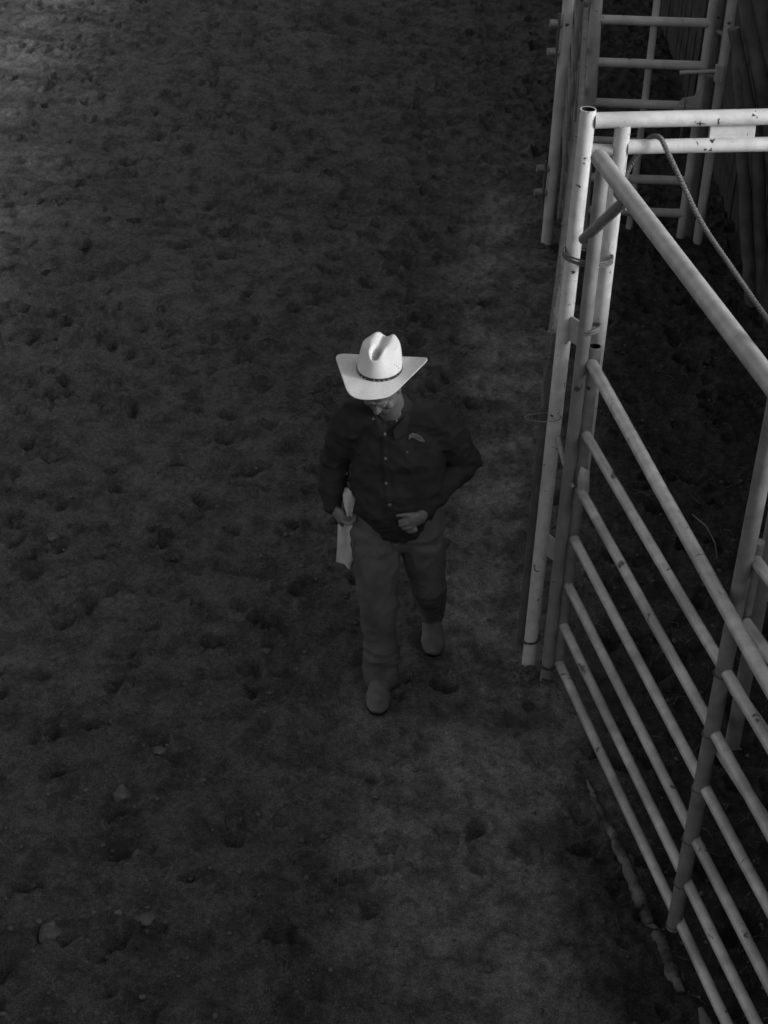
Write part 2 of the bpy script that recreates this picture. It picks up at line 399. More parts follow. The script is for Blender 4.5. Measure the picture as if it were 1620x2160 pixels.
tube('middle_stile', [SP + off * .020 + Vector((0, 0, .13)), SP + off * .012 + Vector((.030, 0, 3.3))], (.031), m_dgrey, gate, seg=6)
for z_ in zs[:6]:       # weld beads where the rails meet the middle stile
    pts = torus_pts(SP + off * .020 + Vector((.030 * (z_ - .13) / 3.17, 0, z_ - .022)), .0325, .0325, 20, wob=.0015)
    tube('weld_bead', pts, .0035, m_wood2, gate, n=6)

# second, slightly turned panel past the middle stile
g2 = thing('corral_fence', SP + Vector((.06, .05, 0)), 'grey pipe panel starting behind the gate stile at the right edge', 'panel')
q0 = SP + Vector((.045, .02, 0))
tube('stile', [q0 + Vector((.065, .09, 1.02)), q0 + Vector((.065, .09, 2.2))], .03, m_dgrey, g2)
tube('stile', [q0 + Vector((0, 0, 1.72)), q0 + Vector((0, 0, 2.04))], .022, m_dgrey, g2)
for z_ in (1.97, 1.70, 1.40, 1.08):
    tube('rail', [q0 + Vector((-.01, 0, z_)), q0 + Vector((.62, -2.1, z_))], .0235, m_rail, g2, seg=4)

# ------------------------------------------------------------------ fence seen end-on, running away from the white post
WP = Vector((1.125, 12.378, 0))
fd = (WP - LP).normalized()
fence_objs = []
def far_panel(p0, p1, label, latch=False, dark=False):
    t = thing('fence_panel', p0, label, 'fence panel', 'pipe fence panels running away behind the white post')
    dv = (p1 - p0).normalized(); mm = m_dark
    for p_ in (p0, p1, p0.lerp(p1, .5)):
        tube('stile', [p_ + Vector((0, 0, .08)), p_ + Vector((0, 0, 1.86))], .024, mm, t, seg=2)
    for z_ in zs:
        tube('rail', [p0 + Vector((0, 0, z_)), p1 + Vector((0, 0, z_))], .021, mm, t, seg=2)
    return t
o1 = Vector((.045, 0, 0))
a0 = LP + Vector((-.035, .12, 0)); a1 = Vector((1.00, 9.75, 0)); a2 = WP + Vector((.11, -.1, 0))
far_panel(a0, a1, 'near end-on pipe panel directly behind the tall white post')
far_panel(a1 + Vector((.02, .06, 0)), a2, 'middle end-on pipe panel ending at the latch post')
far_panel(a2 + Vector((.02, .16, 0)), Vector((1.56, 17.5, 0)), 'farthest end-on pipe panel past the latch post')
lp = thing('latch_post', WP, 'pale pipe post with latch loops at the left of the end-on fence', 'post')
tube('post', [WP + Vector((0, 0, -.03)), WP + Vector((-.01, 0, 2.35))], .041, m_far, lp, seg=3)
for zz in (VL(1165, 355, WP).z, VL(1160, 405, WP).z, VL(1178, 48, WP).z, VL(1176, 108, WP).z):
    c = WP + Vector((-.125, -.02, zz))
    tube('hinge_lug', [c, WP + Vector((0, 0, zz))], .027, m_mid, lp)
for z0, z1 in ((VL(1160, 415, WP).z, VL(1165, 350, WP).z), (VL(1176, 118, WP).z, VL(1178, 40, WP).z)):
    tube('hinge_pin', [WP + Vector((-.062, -.03, z0 - .05)), WP + Vector((-.062, -.03, z1 + .05))], .010, m_wood2, lp)
# chain hanging down beside the fence (left of the white post)
ch = thing('chain', (.74, 7.32, 2.1), 'thin rusty chain hanging along the left side of the white post', 'chain')
lm = None
for k_ in range(38):
    z_ = 2.23 - k_ * .019 - .012 * math.sin(k_ * .9) * .2; c = Vector((.727 + .006 * math.sin(k_ * .35) - k_ * .0006, 7.26 - k_ * .002, z_))
    if lm is None:
        vs, fs = rings([Vector((math.cos(a_ * math.pi / 6) * .006, 0, math.sin(a_ * math.pi / 6) * .0125)) for a_ in range(13)], .0021, 6)
        lm = mesh(vs, fs); lm.materials.append(m_dgrey)
    o = bpy.data.objects.new('link', lm); COL.objects.link(o); o.parent = ch; o.location = c - Vector((.74, 7.32, 2.1)); o.rotation_euler = (random.uniform(-.2, .2), random.uniform(-.2, .2), (k_ % 2) * 1.57 + random.uniform(-.3, .3))
# wire ties
def wiretie(c, rx, ry, label, turns=2, r=.006, tilt=.02, mt=None, ang=0.0, cat='wire tie'):
    u = Vector((math.cos(ang), math.sin(ang), 0)); v2 = Vector((-math.sin(ang), math.cos(ang), 0)); V, F = [], []
    for t in range(turns):
        vs, fs = rings(torus_pts(Vector(c) + Vector((0, 0, t * r * 2.1)), rx, ry, 30, tilt, .002, u, v2), r, 6); o_ = len(V); V += vs; F += [tuple(x + o_ for x in f) for f in fs]
    return props(link('wire_tie', mesh(V, F), mt or m_rust, None, c), label, cat)
wiretie(((.772 + .925) / 2 - .016, 7.125, 2.30), .108, .088, 'twisted wire wrapped round the three upright pipes below the knee brace', 3, .005, -.008, m_rope, 0.0)
wiretie((.866, 7.03, 2.0), .045, .040, 'wire and rag wrapped round the grey post just above the gate top', 2, .006, .016, m_dgrey)
wiretie((.71, 7.12, 1.50), .085, .04, 'thin wire loop sticking out left of the white post at mid height', 1, .0022, .004, m_dgrey)
wiretie((.768, 7.167, .20), .043, .043, 'loose wire round the foot of the white post', 2, .003, .012, m_rust)
wiretie((.845, 7.022, .15), .038, .038, 'dark wire round the foot of the grey post', 2, .004, 0, m_rust)
st = props(tube('strap', [Vector((.785, 7.12, 1.40)), Vector((.82, 7.05, 1.30)), Vector((.868, 6.995, 1.21))], [.012, .010, .009], m_grey, None, base=(.82, 7.05, 1.3)), 'short torn strap hanging from the white post to the grey post', 'strap')
plt = props(link('bent_plate', mesh([Vector((.890, 6.99, 1.33)) + Vector(v_) for v_ in ((0, 0, 0), (.042, .004, -.03), (.05, 0, -.14), (.03, -.02, -.2), (0, -.022, -.16), (-.01, -.01, -.06))], [(0, 1, 2, 3, 4, 5)]), m_grey, None, (.892, 6.99, 1.2)), 'small bent metal flap on the gate stile above the fourth rail', 'metal flap')
s_ = plt.modifiers.new('s', 'SOLIDIFY'); s_.thickness = .006

# ------------------------------------------------------------------ far panel across the alley
Y4 = 12.583
fp = thing('ladder_panel', (1.4, Y4, 0), 'pale pipe panel with horizontal rails and centre upright, closing the alley behind', 'panel')
def F(px, py, dy=0): return PY(px, py, Y4 + dy)
def vline(px, py, z0, z1, r, m, name='stile', dy=0, tp=None):
    p_ = F(px, py, dy); tube(name, [Vector((p_.x, p_.y, z0)), Vector((p_.x, p_.y, z1))], r, m, tp or fp, seg=3)
    return p_.x
kb, kt = F(1243, 225), F(1257, 0); kd = (kt - kb) / (kt.z - kb.z)
tube('stile', [kb - kd * kb.z, kb + kd * (2.5 - kb.z)], .050, m_far, fp, seg=3); xk = kb.x
xq = vline(1484, 150, .06, 2.5, .031, m_far)
vline(1368, 150, .1, 2.5, .026, m_far, dy=.03)
for (py, py2) in ((43, 40), (135, 129), (222, 213), (380, 372), (450, 440)):
    z_ = F(1360, (py + py2) / 2 + 4).z; z2 = F(1360, py2).z
    tube('rail', [Vector((xk, Y4, z_)), Vector((xq, Y4, z_ + .01))], .033, m_far, fp, seg=2)
tube('rail', [Vector((xk, Y4, F(1360, 300).z)), Vector((xq, Y4, F(1360, 300).z))], .027, m_far, fp)
tube('rail', [Vector((xk, Y4, 2.02)), Vector((xq, Y4, 2.02))], .027, m_far, fp)
gq = F(1455, 213); link('gusset', mesh([gq + Vector(v_) for v_ in ((-.12, -.03, -.06), (.06, -.03, -.08), (.07, -.03, .14), (.02, -.03, .05), (-.06, -.03, .03))], [(0, 1, 2, 3, 4)], False), m_far, fp)
tube('latch_bar', [F(1434, 153, -.06), F(1510, 150, -.06)], .014, m_far, fp)
chl = thing('hook_chain', F(1446, 240, -.08), 'short chain with ring hanging from the back panel gusset', 'chain')
for k_ in range(14):
    z_ = F(1446, 215, -.08) - Vector((0, 0, k_ * .027)); o = bpy.data.objects.new('link', lm); COL.objects.link(o); o.parent = chl; o.location = z_ - BASE[chl.name]; o.scale = (1.4, 1.4, 1.4); o.rotation_euler = (0, 0, (k_ % 2) * 1.5 + .2)
# posts right of the ladder panel
for px_, mt_, lb_ in ((1243, m_white, 'bright narrow post showing between the end-on fence and the ladder panel'), (1226, m_dgrey, 'dull post just left of the bright narrow post at the top')):
    q_ = PY(px_, 30, 12.95); tp_ = thing('narrow_post', (q_.x, q_.y, 0), lb_, 'post')
    tube('post', [Vector((q_.x, q_.y, -.03)), Vector((q_.x, q_.y, 2.5))], .030, mt_, tp_, seg=2)
T2 = Vector((2.290, 12.583, 0))
t2 = thing('square_post', T2, 'pale post with latch at the right of the ladder panel', 'post')
tube('post', [T2 + Vector((0, 0, -.03)), T2 + Vector((0, 0, 2.6))], .036, m_far, t2, seg=3)
link('latch', box(T2 + Vector((-.03, -.05, F(1522, 150).z)), .06, .05, .12), m_far, t2)
t1x = F(1500, 150, .12).x
t1 = thing('dark_post', (t1x, Y4 + .12, 0), 'darker pipe post between the ladder panel and the latch post', 'post')
tube('post', [Vector((t1x, Y4 + .12, 0)), Vector((t1x, Y4 + .12, F(1498, 160, .12).z))], .038, m_dgrey, t1)
tube('post_sleeve', [Vector((t1x, Y4 + .12, F(1499, 150, .12).z)), Vector((t1x, Y4 + .12, 2.6))], .036, m_dgrey, t1)
tube('cross_tie', [Vector((t1x, Y4 + .1, 1.62)), T2 + Vector((0, 0, 1.62))], .02, m_dgrey, t1)

# leaning timber poles and a torn tarp against the plank wall
pole_sets = [(((1545, 60), (1596, 300), (1604, 520)), .05), (((1568, -10), (1600, 140), (1632, 300)), .06), (((1600, 40), (1606, 210), (1622, 330)), .035), (((1556, 90), (1566, 300), (1580, 560)), .045), (((1590, -40), (1612, 70), (1650, 200)), .06)]
lab = ['dark pole leaning left-most behind the torn tarp', 'thick dark pole crossing the top right corner', 'thin dark pole between the two thick ones at top right', 'upright dark pole standing lowest against the plank wall', 'dark pole cut by the right edge at the very top']
for (P3, r3), lb in zip(pole_sets, lab):
    q3 = [PY(a_, b_, 11.6) for a_, b_ in P3]
    e = q3[-1] + (q3[-1] - q3[-2]).normalized() * max(0, q3[-1].z - .0) * 1.05
    q3 = q3 + ([e] if q3[-1].z > .1 else [])
    pts = []
    for i_ in range(len(q3) - 1):
        for t in range(5): pts.append(q3[i_].lerp(q3[i_ + 1], t / 5) + Vector((random.uniform(-.006, .006), random.uniform(-.006, .006), 0)))
    pts.append(q3[-1])
    props(tube('timber_pole', pts, [r3 * (.8 + .35 * i_ / len(pts)) for i_ in range(len(pts))], m_wood2, None, n=12, base=q3[-1], jitter=.06), lb, 'pole', 'dark poles leaning in the top right corner')
def sheet(name, pl, m, label, cat, y, bulge=.03, group=None):
    pts = [PY(a_, b_, y + bulge * math.sin(i_ * 2.1)) for i_, (a_, b_) in enumerate(pl)]
    bm = bmesh.new(); vv = [bm.verts.new(p_) for p_ in pts]; bm.faces.new(vv); bmesh.ops.triangulate(bm, faces=bm.faces[:]); bmesh.ops.subdivide_edges(bm, edges=bm.edges[:], cuts=3, use_grid_fill=True)
    for v_ in bm.verts: v_.co += Vector((0, 1, 0)) * noise.noise(v_.co * 14) * .05
    me_ = bpy.data.meshes.new('m'); bm.to_mesh(me_); bm.free()
    o = link(name, me_, m, None, pts[0]); md = o.modifiers.new('s', 'SOLIDIFY'); md.thickness = .004
    return props(o, label, cat, group)
sheet('tarp_scrap', [(1586, 48), (1597, 78), (1599, 100), (1596, 135), (1589, 140), (1583, 100), (1577, 76)], m_cloth_t, 'larger pale torn tarp scrap hanging between the dark poles', 'tarp scrap', 11.75)
sheet('tarp_scrap', [(1566, 125), (1572, 160), (1570, 190), (1565, 207), (1560, 180), (1556, 150)], m_cloth_t, 'small pointed pale tarp scrap left of the other one', 'tarp scrap', 11.75)
sheet('tarp_scrap', [(1576, 205), (1583, 232), (1572, 236), (1568, 215)], m_cloth_t, 'lowest pale tarp scrap just above the white rail', 'tarp scrap', 11.75)

# ------------------------------------------------------------------ rope over the lower white rail
rp = [PY(1302, 425, 7.26), PY(1322, 365, 7.28), PY(1346, 322, 7.27), PY(1362, 300, 7.24), PY(1375, 288, 7.20), PY(1392, 291, 7.15), PY(1404, 312, 7.12), PY(1436, 380, 7.06), PY(1480, 470, 6.98), PY(1540, 560, 6.88), PY(1625, 680, 6.75), PY(1720, 790, 6.6)]
V, F_ = strands(rp, .0058, .0062, 22)
props(link('rope', mesh(V, F_), m_rope, None, rp[5]), 'twisted rope draped over the lower white rail and down to the right edge', 'rope')

# ------------------------------------------------------------------ half-buried pole along the gate foot
lg = [(1238, 1645), (1252, 1672), (1272, 1712), (1290, 1755), (1305, 1790), (1320, 1828), (1340, 1868), (1352, 1900), (1372, 1945), (1390, 1985), (1404, 2010), (1416, 2050), (1438, 2088)]
lr = [.005, .015, .017, .021, .028, .024, .027, .031, .030, .030, .024, .029, .018]
pts = [G(a_, b_, -.002 + .002 * math.sin(i_)) for i_, (a_, b_) in enumerate(lg)]
for i_, p_ in enumerate(pts): p_.z += ground_z(p_.x, p_.y) * .8
PP, RR = [], []
for i_ in range(len(pts) - 1):
    for t in range(6):
        PP.append(pts[i_].lerp(pts[i_ + 1], t / 6) + Vector((random.uniform(-.003, .003), 0, random.uniform(-.003, .003)))); RR.append((lr[i_] + (lr[i_ + 1] - lr[i_]) * t / 6) * random.uniform(.96, 1.04))
PP.append(pts[-1]); RR.append(lr[-1])
props(tube('half_buried_pole', PP, RR, m_dirtpipe, None, n=14, base=pts[6], jitter=.08), 'pale dirt-caked pole half buried in the ground along the foot of the gate', 'pole')
pts = [G(1478, 2128), G(1490, 2162), G(1520, 2230)]
props(tube('wood_stub', pts, [.012, .026, .03], m_dirtpipe, None, n=12, base=pts[1], jitter=.08), 'short pale wood stub at the bottom edge beside the gate', 'wood stub')

# ------------------------------------------------------------------ clods, stones, straw
def rock(c, r, flatn=.6, sub=2):
    bm = bmesh.new(); bmesh.ops.create_icosphere(bm, subdivisions=sub, radius=1)
    o_ = Vector((random.uniform(0, 99),) * 3)
    sx_, sy_ = random.uniform(.75, 1.25), random.uniform(.75, 1.25)
    for v_ in bm.verts:
        v_.co *= 1 + .45 * noise.noise(v_.co * 1.3 + o_) + .15 * noise.noise(v_.co * 4 + o_)
        v_.co = Vector((v_.co.x * sx_, v_.co.y * sy_, v_.co.z * flatn)) * r + Vector(c)
    return bm
for (px, py, r, lb) in ((335, 1575, .026, 'small pale round clod on open dirt at the lower left'), (255, 1662, .045, 'large low pale clod at the lower left below the round one'), (868, 2035, .014, 'small pale stone near the bottom centre'), (305, 1935, .034, 'oblong clod in the bottom left quarter'), (1030, 2045, .02, 'small clod near the bottom right of centre'), (105, 1970, .05, 'broad flat clod near the bottom left corner'), (560, 1380, .022, 'clod in front of a pit at mid left'), (112, 1135, .040, 'flat pale clod left of the person at hip height')):
    c = G(px, py); c.z = ground_z(c.x, c.y) + r * .2
    bm = rock(c, r, .55, 3); me_ = bpy.data.meshes.new('m'); bm.to_mesh(me_); bm.free(); me_.polygons.foreach_set('use_smooth', [True] * len(me_.polygons))
    props(link('dirt_clod', me_, m_clod, None, c), lb, 'clod')
bmA = bmesh.new(); V, Fc = [], []
for k_ in range(5000):
    x_, y_ = random.uniform(-3.6, 2.2), 4.3 + 9 * random.random() ** 1.5
    if abs(x_ - .01) < .12 and abs(y_ - 6.9) < .3: continue
    if abs(x_ - .75) < .45 and random.random() < .6: continue
    r = .0035 + .014 * random.random() ** 3.0
    if k_ < 150:      # dirt kicked up round the feet of the posts
        fx_, fy_ = random.choice(((.765, 7.14), (.845, 7.0), (1.125, 12.33))); x_, y_ = fx_ + random.gauss(0, .055), fy_ - .02 + random.gauss(0, .045); r = random.uniform(.004, .014)
    bm = rock((x_, y_, ground_z(x_, y_) + r * .2), r, .6, 1)
    bm.verts.ensure_lookup_table(); o_ = len(V); V += [v_.co.copy() for v_ in bm.verts]; Fc += [tuple(v_.index + o_ for v_ in f.verts) for f in bm.faces]; bm.free()
props(link('clod_litter', mesh(V, Fc), m_clod), 'small dirt clods scattered over the arena floor', kind='stuff')
V, Fc = [], []
for k_ in range(1500):
    if random.random() < .8: x_, y_ = random.uniform(.75, 2.5), random.uniform(4.6, 12.5)
    else: x_, y_ = random.uniform(-2.5, .9), random.uniform(4.6, 11)
    ln = random.uniform(.02, .09); a_ = random.uniform(0, 6.28); z_ = ground_z(x_, y_) + .004; up = random.uniform(0, .03)
    d_ = Vector((math.cos(a_), math.sin(a_), 0)); c = Vector((x_, y_, z_)); bend = Vector((-d_.y, d_.x, 0)) * random.uniform(-.02, .02)
    vs, fs = rings([c, c + d_ * ln / 2 + bend + Vector((0, 0, up)), c + d_ * ln + Vector((0, 0, up * .6))], random.uniform(.0007, .0015), 4, fwd=Vector((.1, .2, 1)))
    o_ = len(V); V += vs; Fc += [tuple(t + o_ for t in f) for f in fs]
props(link('straw_litter', mesh(V, Fc), m_straw), 'dry straw and stalks littering the dirt behind the gate', kind='stuff')
def twig(pl, z, r, lb, cat='twig'):
    pts = [G(a_, b_, zz) for (a_, b_), zz in zip(pl, z)]
    props(tube('twig', pts, r, m_straw, None, n=6, base=pts[0]), lb, cat)
twig([(1460, 1085), (1490, 1110), (1508, 1145), (1513, 1178)], (.02, .1, .12, .05), .004, 'thin curved twig arching beside the gate top rail')
twig([(1433, 1163), (1450, 1176), (1478, 1180), (1500, 1172)], (.02, .03, .03, .02), .005, 'pale bent twig just behind the gate top rail')
twig([(1468, 1254), (1485, 1258), (1500, 1265), (1528, 1262)], (.02, .04, .03, .02), .006, 'pale forked twig lying in the dark alley dirt')
twig([(1425, 1370), (1445, 1358), (1462, 1345)], (.01, .03, .02), .004, 'short straight twig between the gate rails')

# ------------------------------------------------------------------ the person
def remesh(parts, voxel, smooth=6, name='m', disp=None, fac=.6):
    V, Fc = [], []
    for vs, fs in parts:
        o_ = len(V); V += vs; Fc += [tuple(t + o_ for t in f) for f in fs]
    tmp = bpy.data.objects.new('tmp', mesh(V, Fc)); COL.objects.link(tmp)
    r = tmp.modifiers.new('r', 'REMESH'); r.mode = 'VOXEL'; r.voxel_size = voxel; r.use_smooth_shade = True
    if smooth: s2 = tmp.modifiers.new('s', 'SMOOTH'); s2.iterations = smooth; s2.factor = fac
    dg = bpy.context.evaluated_depsgraph_get(); me_ = bpy.data.meshes.new_from_object(tmp.evaluated_get(dg), depsgraph=dg)
    bpy.data.objects.remove(tmp)
    if disp:
        nv = len(me_.vertices); no = [v_.normal.copy() for v_ in me_.vertices]
        for v_, n_ in zip(me_.vertices, no): v_.co += n_ * disp(v_.co, n_)
        me_.update()
    me_.polygons.foreach_set('use_smooth', [True] * len(me_.polygons))
    return me_
def loft(seq, n=24, fwd=Vector((0, 1, 0))):
    """closed soft-ended form; seq = [(point, r or (rx, ry)), ...]"""
    P = [Vector(p_) for p_, _ in seq]; R = [(r, r) if not isinstance(r, tuple) else r for _, r in seq]
    pts, rad = [], []
    t0 = (P[0] - P[1]).normalized(); t1 = (P[-1] - P[-2]).normalized()
    e0 = min(R[0]); e1 = min(R[-1])
    for k_ in range(5, 0, -1):
        a_ = math.pi / 2 * k_ / 5 * .98; pts.append(P[0] + t0 * e0 * math.sin(a_)); rad.append((R[0][0] * math.cos(a_), R[0][1] * math.cos(a_)))
    for i_ in range(len(P) - 1):
        for t in range(4):
            f = t / 4; g = f * f * (3 - 2 * f); pts.append(P[i_].lerp(P[i_ + 1], f)); rad.append((R[i_][0] + (R[i_ + 1][0] - R[i_][0]) * g, R[i_][1] + (R[i_ + 1][1] - R[i_][1]) * g))
    pts.append(P[-1]); rad.append(R[-1])
    for k_ in range(1, 6):
        a_ = math.pi / 2 * k_ / 5 * .98; pts.append(P[-1] + t1 * e1 * math.sin(a_)); rad.append((R[-1][0] * math.cos(a_), R[-1][1] * math.cos(a_)))
    return rings(pts, rad, n, fwd)
def ell(c, rx, ry, rz, n=20, rot=None):
    vs, fs = rings([Vector((0, 0, -math.cos(math.pi * k_ / 12))) for k_ in range(13)], [(max(1e-3, math.sin(math.pi * k_ / 12)),) * 2 for k_ in range(13)], n)
    o2 = []
    for v_ in vs:
        q_ = Vector((v_.x * rx, v_.y * ry, v_.z * rz))
        if rot is not None: q_ = rot @ q_
        o2.append(q_ + Vector(c))
    return o2, fs

PB = Vector((.06, 7.1, 0))
man = thing('person', PB, 'person walking in white cowboy hat, dark button shirt and jeans, head bowed', 'person')
hc = Vector((-.038, 7.045, 1.655))                 # head centre
yaw = math.radians(-14)                          # face turned towards the left of the picture
hr = Matrix.Rotation(yaw, 3, 'Z') @ Matrix.Rotation(math.radians(42), 3, 'X')    # bowed
def H(x, y, z): return hc + hr @ Vector((x, y, z))
shR, elR, wrR = Vector((-.165, 7.165, 1.425)), Vector((-.250, 7.225, 1.14)), Vector((-.243, 7.13, .945))
shL, elL, wrL = Vector((.225, 7.16, 1.435)), Vector((.375, 7.235, 1.175)), Vector((.195, 7.035, 1.050))
hipR, knR, anR = Vector((-.045, 7.13, .90)), Vector((-.005, 6.99, .50)), Vector((.022, 6.985, .11))
hipL, knL, anL = Vector((.165, 7.15, .90)), Vector((.235, 7.17, .50)), Vector((.272, 7.44, .17))
body = []
body += [ell(H(0, .012, .03), .078, .098, .098, rot=hr), ell(H(0, -.03, -.058), .066, .070, .066, rot=hr), ell(H(0, -.066, -.106), .030, .024, .022, rot=hr)]
body += [loft([(H(0, -.094, .012), .008), (H(0, -.112, -.022), .013)]), ell(H(.012, -.103, -.026), .008, .009, .007), ell(H(-.012, -.103, -.026), .008, .009, .007)]
body += [loft([(H(-.022, -.083, -.060), .006), (H(0, -.092, -.058), .0075), (H(.022, -.083, -.060), .006)]), loft([(H(-.020, -.081, -.074), .006), (H(0, -.089, -.075), .008), (H(.020, -.081, -.074), .006)])]
body += [loft([(H(-.045, -.078, .030), .008), (H(-.01, -.092, .032), .007)]), loft([(H(.045, -.078, .030), .008), (H(.01, -.092, .032), .007)])]
for s_ in (-1, 1): body += [ell(H(s_ * .080, .008, -.008), .008, .018, .030, rot=hr), ell(H(s_ * .048, -.066, -.022), .022, .02, .018, rot=hr)]
body += [loft([(H(.004, .02, -.06), .064), (Vector((.015, 7.15, 1.47)), .070), (Vector((.03, 7.16, 1.40)), .09)])]
tors = [((.055, 7.145, .86), (.165, .125)), ((.055, 7.135, .97), (.165, .135)), ((.05, 7.125, 1.08), (.165, .14)), ((.04, 7.14, 1.20), (.165, .13)), ((.035, 7.15, 1.32), (.17, .115)), ((.03, 7.16, 1.42), (.14, .09))]
body += [loft(tors)]
body += [loft([((.03, 7.16, 1.43), .07), (shR, .062), (shR.lerp(elR, .4), .052), (elR, .040), (elR.lerp(wrR, .4), .040), (wrR, .027)]), loft([((.03, 7.16, 1.43), .07), (shL, .062), (shL.lerp(elL, .4), .052), (elL, .042), (elL.lerp(wrL, .4), .040), (wrL, .028)])]
body += [loft([(hipR, .085), (hipR.lerp(knR, .5), .075), (knR, .052), (knR.lerp(anR, .35), .052), (anR, .035)]), loft([(hipL, .085), (hipL.lerp(knL, .5), .075), (knL, .052), (knL.lerp(anL, .35), .052), (anL, .035)])]
body += [loft([(anR, .036), (anR + Vector((-.003, -.06, -.06)), .034), (anR + Vector((-.008, -.18, -.075)), .026)]), loft([(anL, .036), (anL + Vector((.008, -.05, -.08)), .034), (anL + Vector((.014, -.14, -.13)), .024)])]
# image-left hand (hangs, holding the folded paper): palm, four curled fingers, thumb
hR = PY(712, 1082, 7.09); dR = (hR - wrR).normalized(); hp = wrR + dR * .055
body += [loft([(wrR, (.026, .022)), (wrR + dR * .03, (.034, .020)), (wrR + dR * .085, (.040, .019))], fwd=Vector((1, .2, 0)))]
for k_, ln in enumerate((.9, 1.0, .95, .75)):
    b0 = wrR + dR * .088 + Vector((.002, .030 - k_ * .020, 0))
    b1 = b0 + dR * .032 * ln + Vector((.008, 0, 0)); b2 = b1 + Vector((.026, .002, -.006)) * ln; b3 = b2 + Vector((.016, .0, .018)) * ln
    body += [loft([(b0, .0095), (b1, .009), (b2, .0085), (b3, .0075)], n=10)]
t0 = wrR + dR * .03 + Vector((.006, -.032, 0)); body += [loft([(t0, .012), (t0 + Vector((.014, -.016, -.030)), .0105), (t0 + Vector((.030, -.008, -.052)), .009)], n=10)]
# image-right hand: back of hand to the camera, thumb along the belt, fingers curled in towards the body
hx = [PY(892, 1090, 6.985), PY(872, 1100, 6.955)]
K = [PY(846, 1100, 6.925), PY(850, 1108, 6.928), PY(858, 1116, 6.932), PY(870, 1121, 6.938)]
wl = wrL + (wrL - elL).normalized() * .0
body += [loft([(wl, (.028, .024)), (PY(886, 1092, 6.975), (.040, .025)), (PY(868, 1099, 6.950), (.047, .026))], fwd=Vector((0, 1, .3)))]
ks = [PY(856, 1096, 6.935), PY(858, 1104, 6.932), PY(866, 1112, 6.934), PY(876, 1118, 6.94)]
tips = [PY(843, 1100, 6.940), PY(844, 1108, 6.938), PY(850, 1115, 6.940), PY(860, 1121, 6.944)]
for k_ in range(4):
    b0, b1 = ks[k_], tips[k_]; b2 = b1 + Vector((.006, .028, -.004)); b3 = b2 + Vector((.018, .008, .004))
    body += [loft([(b0, .0125), (b1, .0108), (b2, .0095), (b3, .008)], n=10)]
body += [loft([(PY(876, 1086, 6.955), .014), (PY(858, 1086, 6.935), .0115), (PY(838, 1088, 6.93), .0085)], n=10)]
bm_ = remesh(body, .0052, 3, fac=.5)
link('body', bm_, m_skin, man)
for s_ in (-1, 1): vs, fs = ell(H(s_ * .031, -.079, .014), .012, .012, .012); link('eye', mesh(vs, fs), m_eye, man)
hairp = [ell(H(0, .030, .022), .083, .094, .075, rot=hr), ell(H(0, .055, -.03), .068, .06, .05, rot=hr)]
link('hair', remesh(hairp, .007, 3, disp=lambda c, n_: .003 * noise.noise(c * 90)), m_hair, man)

def wr(c, n_, f=9, a=.010, st=(1, 1, 2.2)):
    q_ = Vector((c.x * st[0], c.y * st[1], c.z * st[2]))
    v1 = 1 - abs(noise.noise(q_ * f)) * 2; v2 = noise.noise(q_ * f * 2.3 + Vector((3, 7, 1)))
    v3 = 1 - abs(noise.noise(q_ * f * 2.1 + Vector((9, 2, 5)))) * 2
    return a * (v1 * .6 + v2 * .3 + .45 * max(0, v3 - .25) - .4)
shirt = [loft([((.055, 7.14, .93), (.195, .150)), ((.055, 7.13, .99), (.205, .162)), ((.057, 7.115, 1.08), (.218, .172)), ((.055, 7.125, 1.20), (.218, .158)), ((.045, 7.145, 1.32), (.215, .142)), ((.03, 7.155, 1.42), (.175, .108)), ((.02, 7.155, 1.485), (.085, .078))])]
shirt += [loft([((.02, 7.16, 1.435), .085), (shR, .088), (shR.lerp(elR, .45), .084), (elR, .072), (elR.lerp(wrR, .5), .062), (wrR + (elR - wrR) * .05, .044)])]
shirt += [loft([((.05, 7.16, 1.435), .085), (shL, .092), (shL.lerp(elL, .45), .092), (elL + Vector((.008, .0, 0)), .074), (elL.lerp(wrL, .5), .068), (wrL + (elL - wrL) * .06, .045)])]
def shirt_d(c, n_):
    d_ = wr(c, n_, 6, .022, (1, 1, 1.3))
    for e_ in (elR, elL):
        k_ = math.exp(-((c - e_).length / .11) ** 2); d_ += k_ * .016 * noise.noise(Vector((c.x * 14 + c.z * 9, c.y * 10, c.z * 30)))
    k_ = math.exp(-((c.z - 1.0) / .06) ** 2); d_ += k_ * .012 * noise.noise(Vector((c.x * 30, c.y * 12, c.z * 8)))
    return d_
sm = remesh(shirt, .007, 6, disp=shirt_d)
shirt_o = link('shirt', sm, m_shirt, man)
jeans = [loft([((.055, 7.145, .975), (.178, .138)), ((.055, 7.145, .90), (.190, .145)), ((.055, 7.145, .84), (.170, .125))])]
jeans += [loft([(hipR + Vector((-.015, 0, 0)), (.118, .12)), (hipR.lerp(knR, .5), (.112, .105)), (knR, (.092, .088)), (knR.lerp(anR, .5), (.086, .084)), (anR + Vector((0, .008, .01)), (.088, .092)), (anR + Vector((0, .006, -.045)), (.087, .095))])]
jeans += [loft([(hipL + Vector((.012, 0, 0)), (.115, .12)), (hipL.lerp(knL, .5), (.106, .105)), (knL, (.086, .088)), (knL.lerp(anL, .5), (.078, .078)), (anL, (.070, .074)), (anL + Vector((.004, .0, -.03)), (.068, .072))])]
def jeans_d(c, n_):
    d_ = wr(c, n_, 6, .014, (1, 1, .9))
    for e_ in (anR, anL): d_ += math.exp(-((c.z - e_.z - .05) / .06) ** 2) * .012 * noise.noise(Vector((c.x * 9, c.y * 9, c.z * 26)))
    for e_ in (hipR, hipL): d_ += math.exp(-((c.z - e_.z + .08) / .07) ** 2) * .010 * (noise.noise(Vector((c.x * 8 + c.z * 10, c.y * 6, c.z * 18))))
    return d_
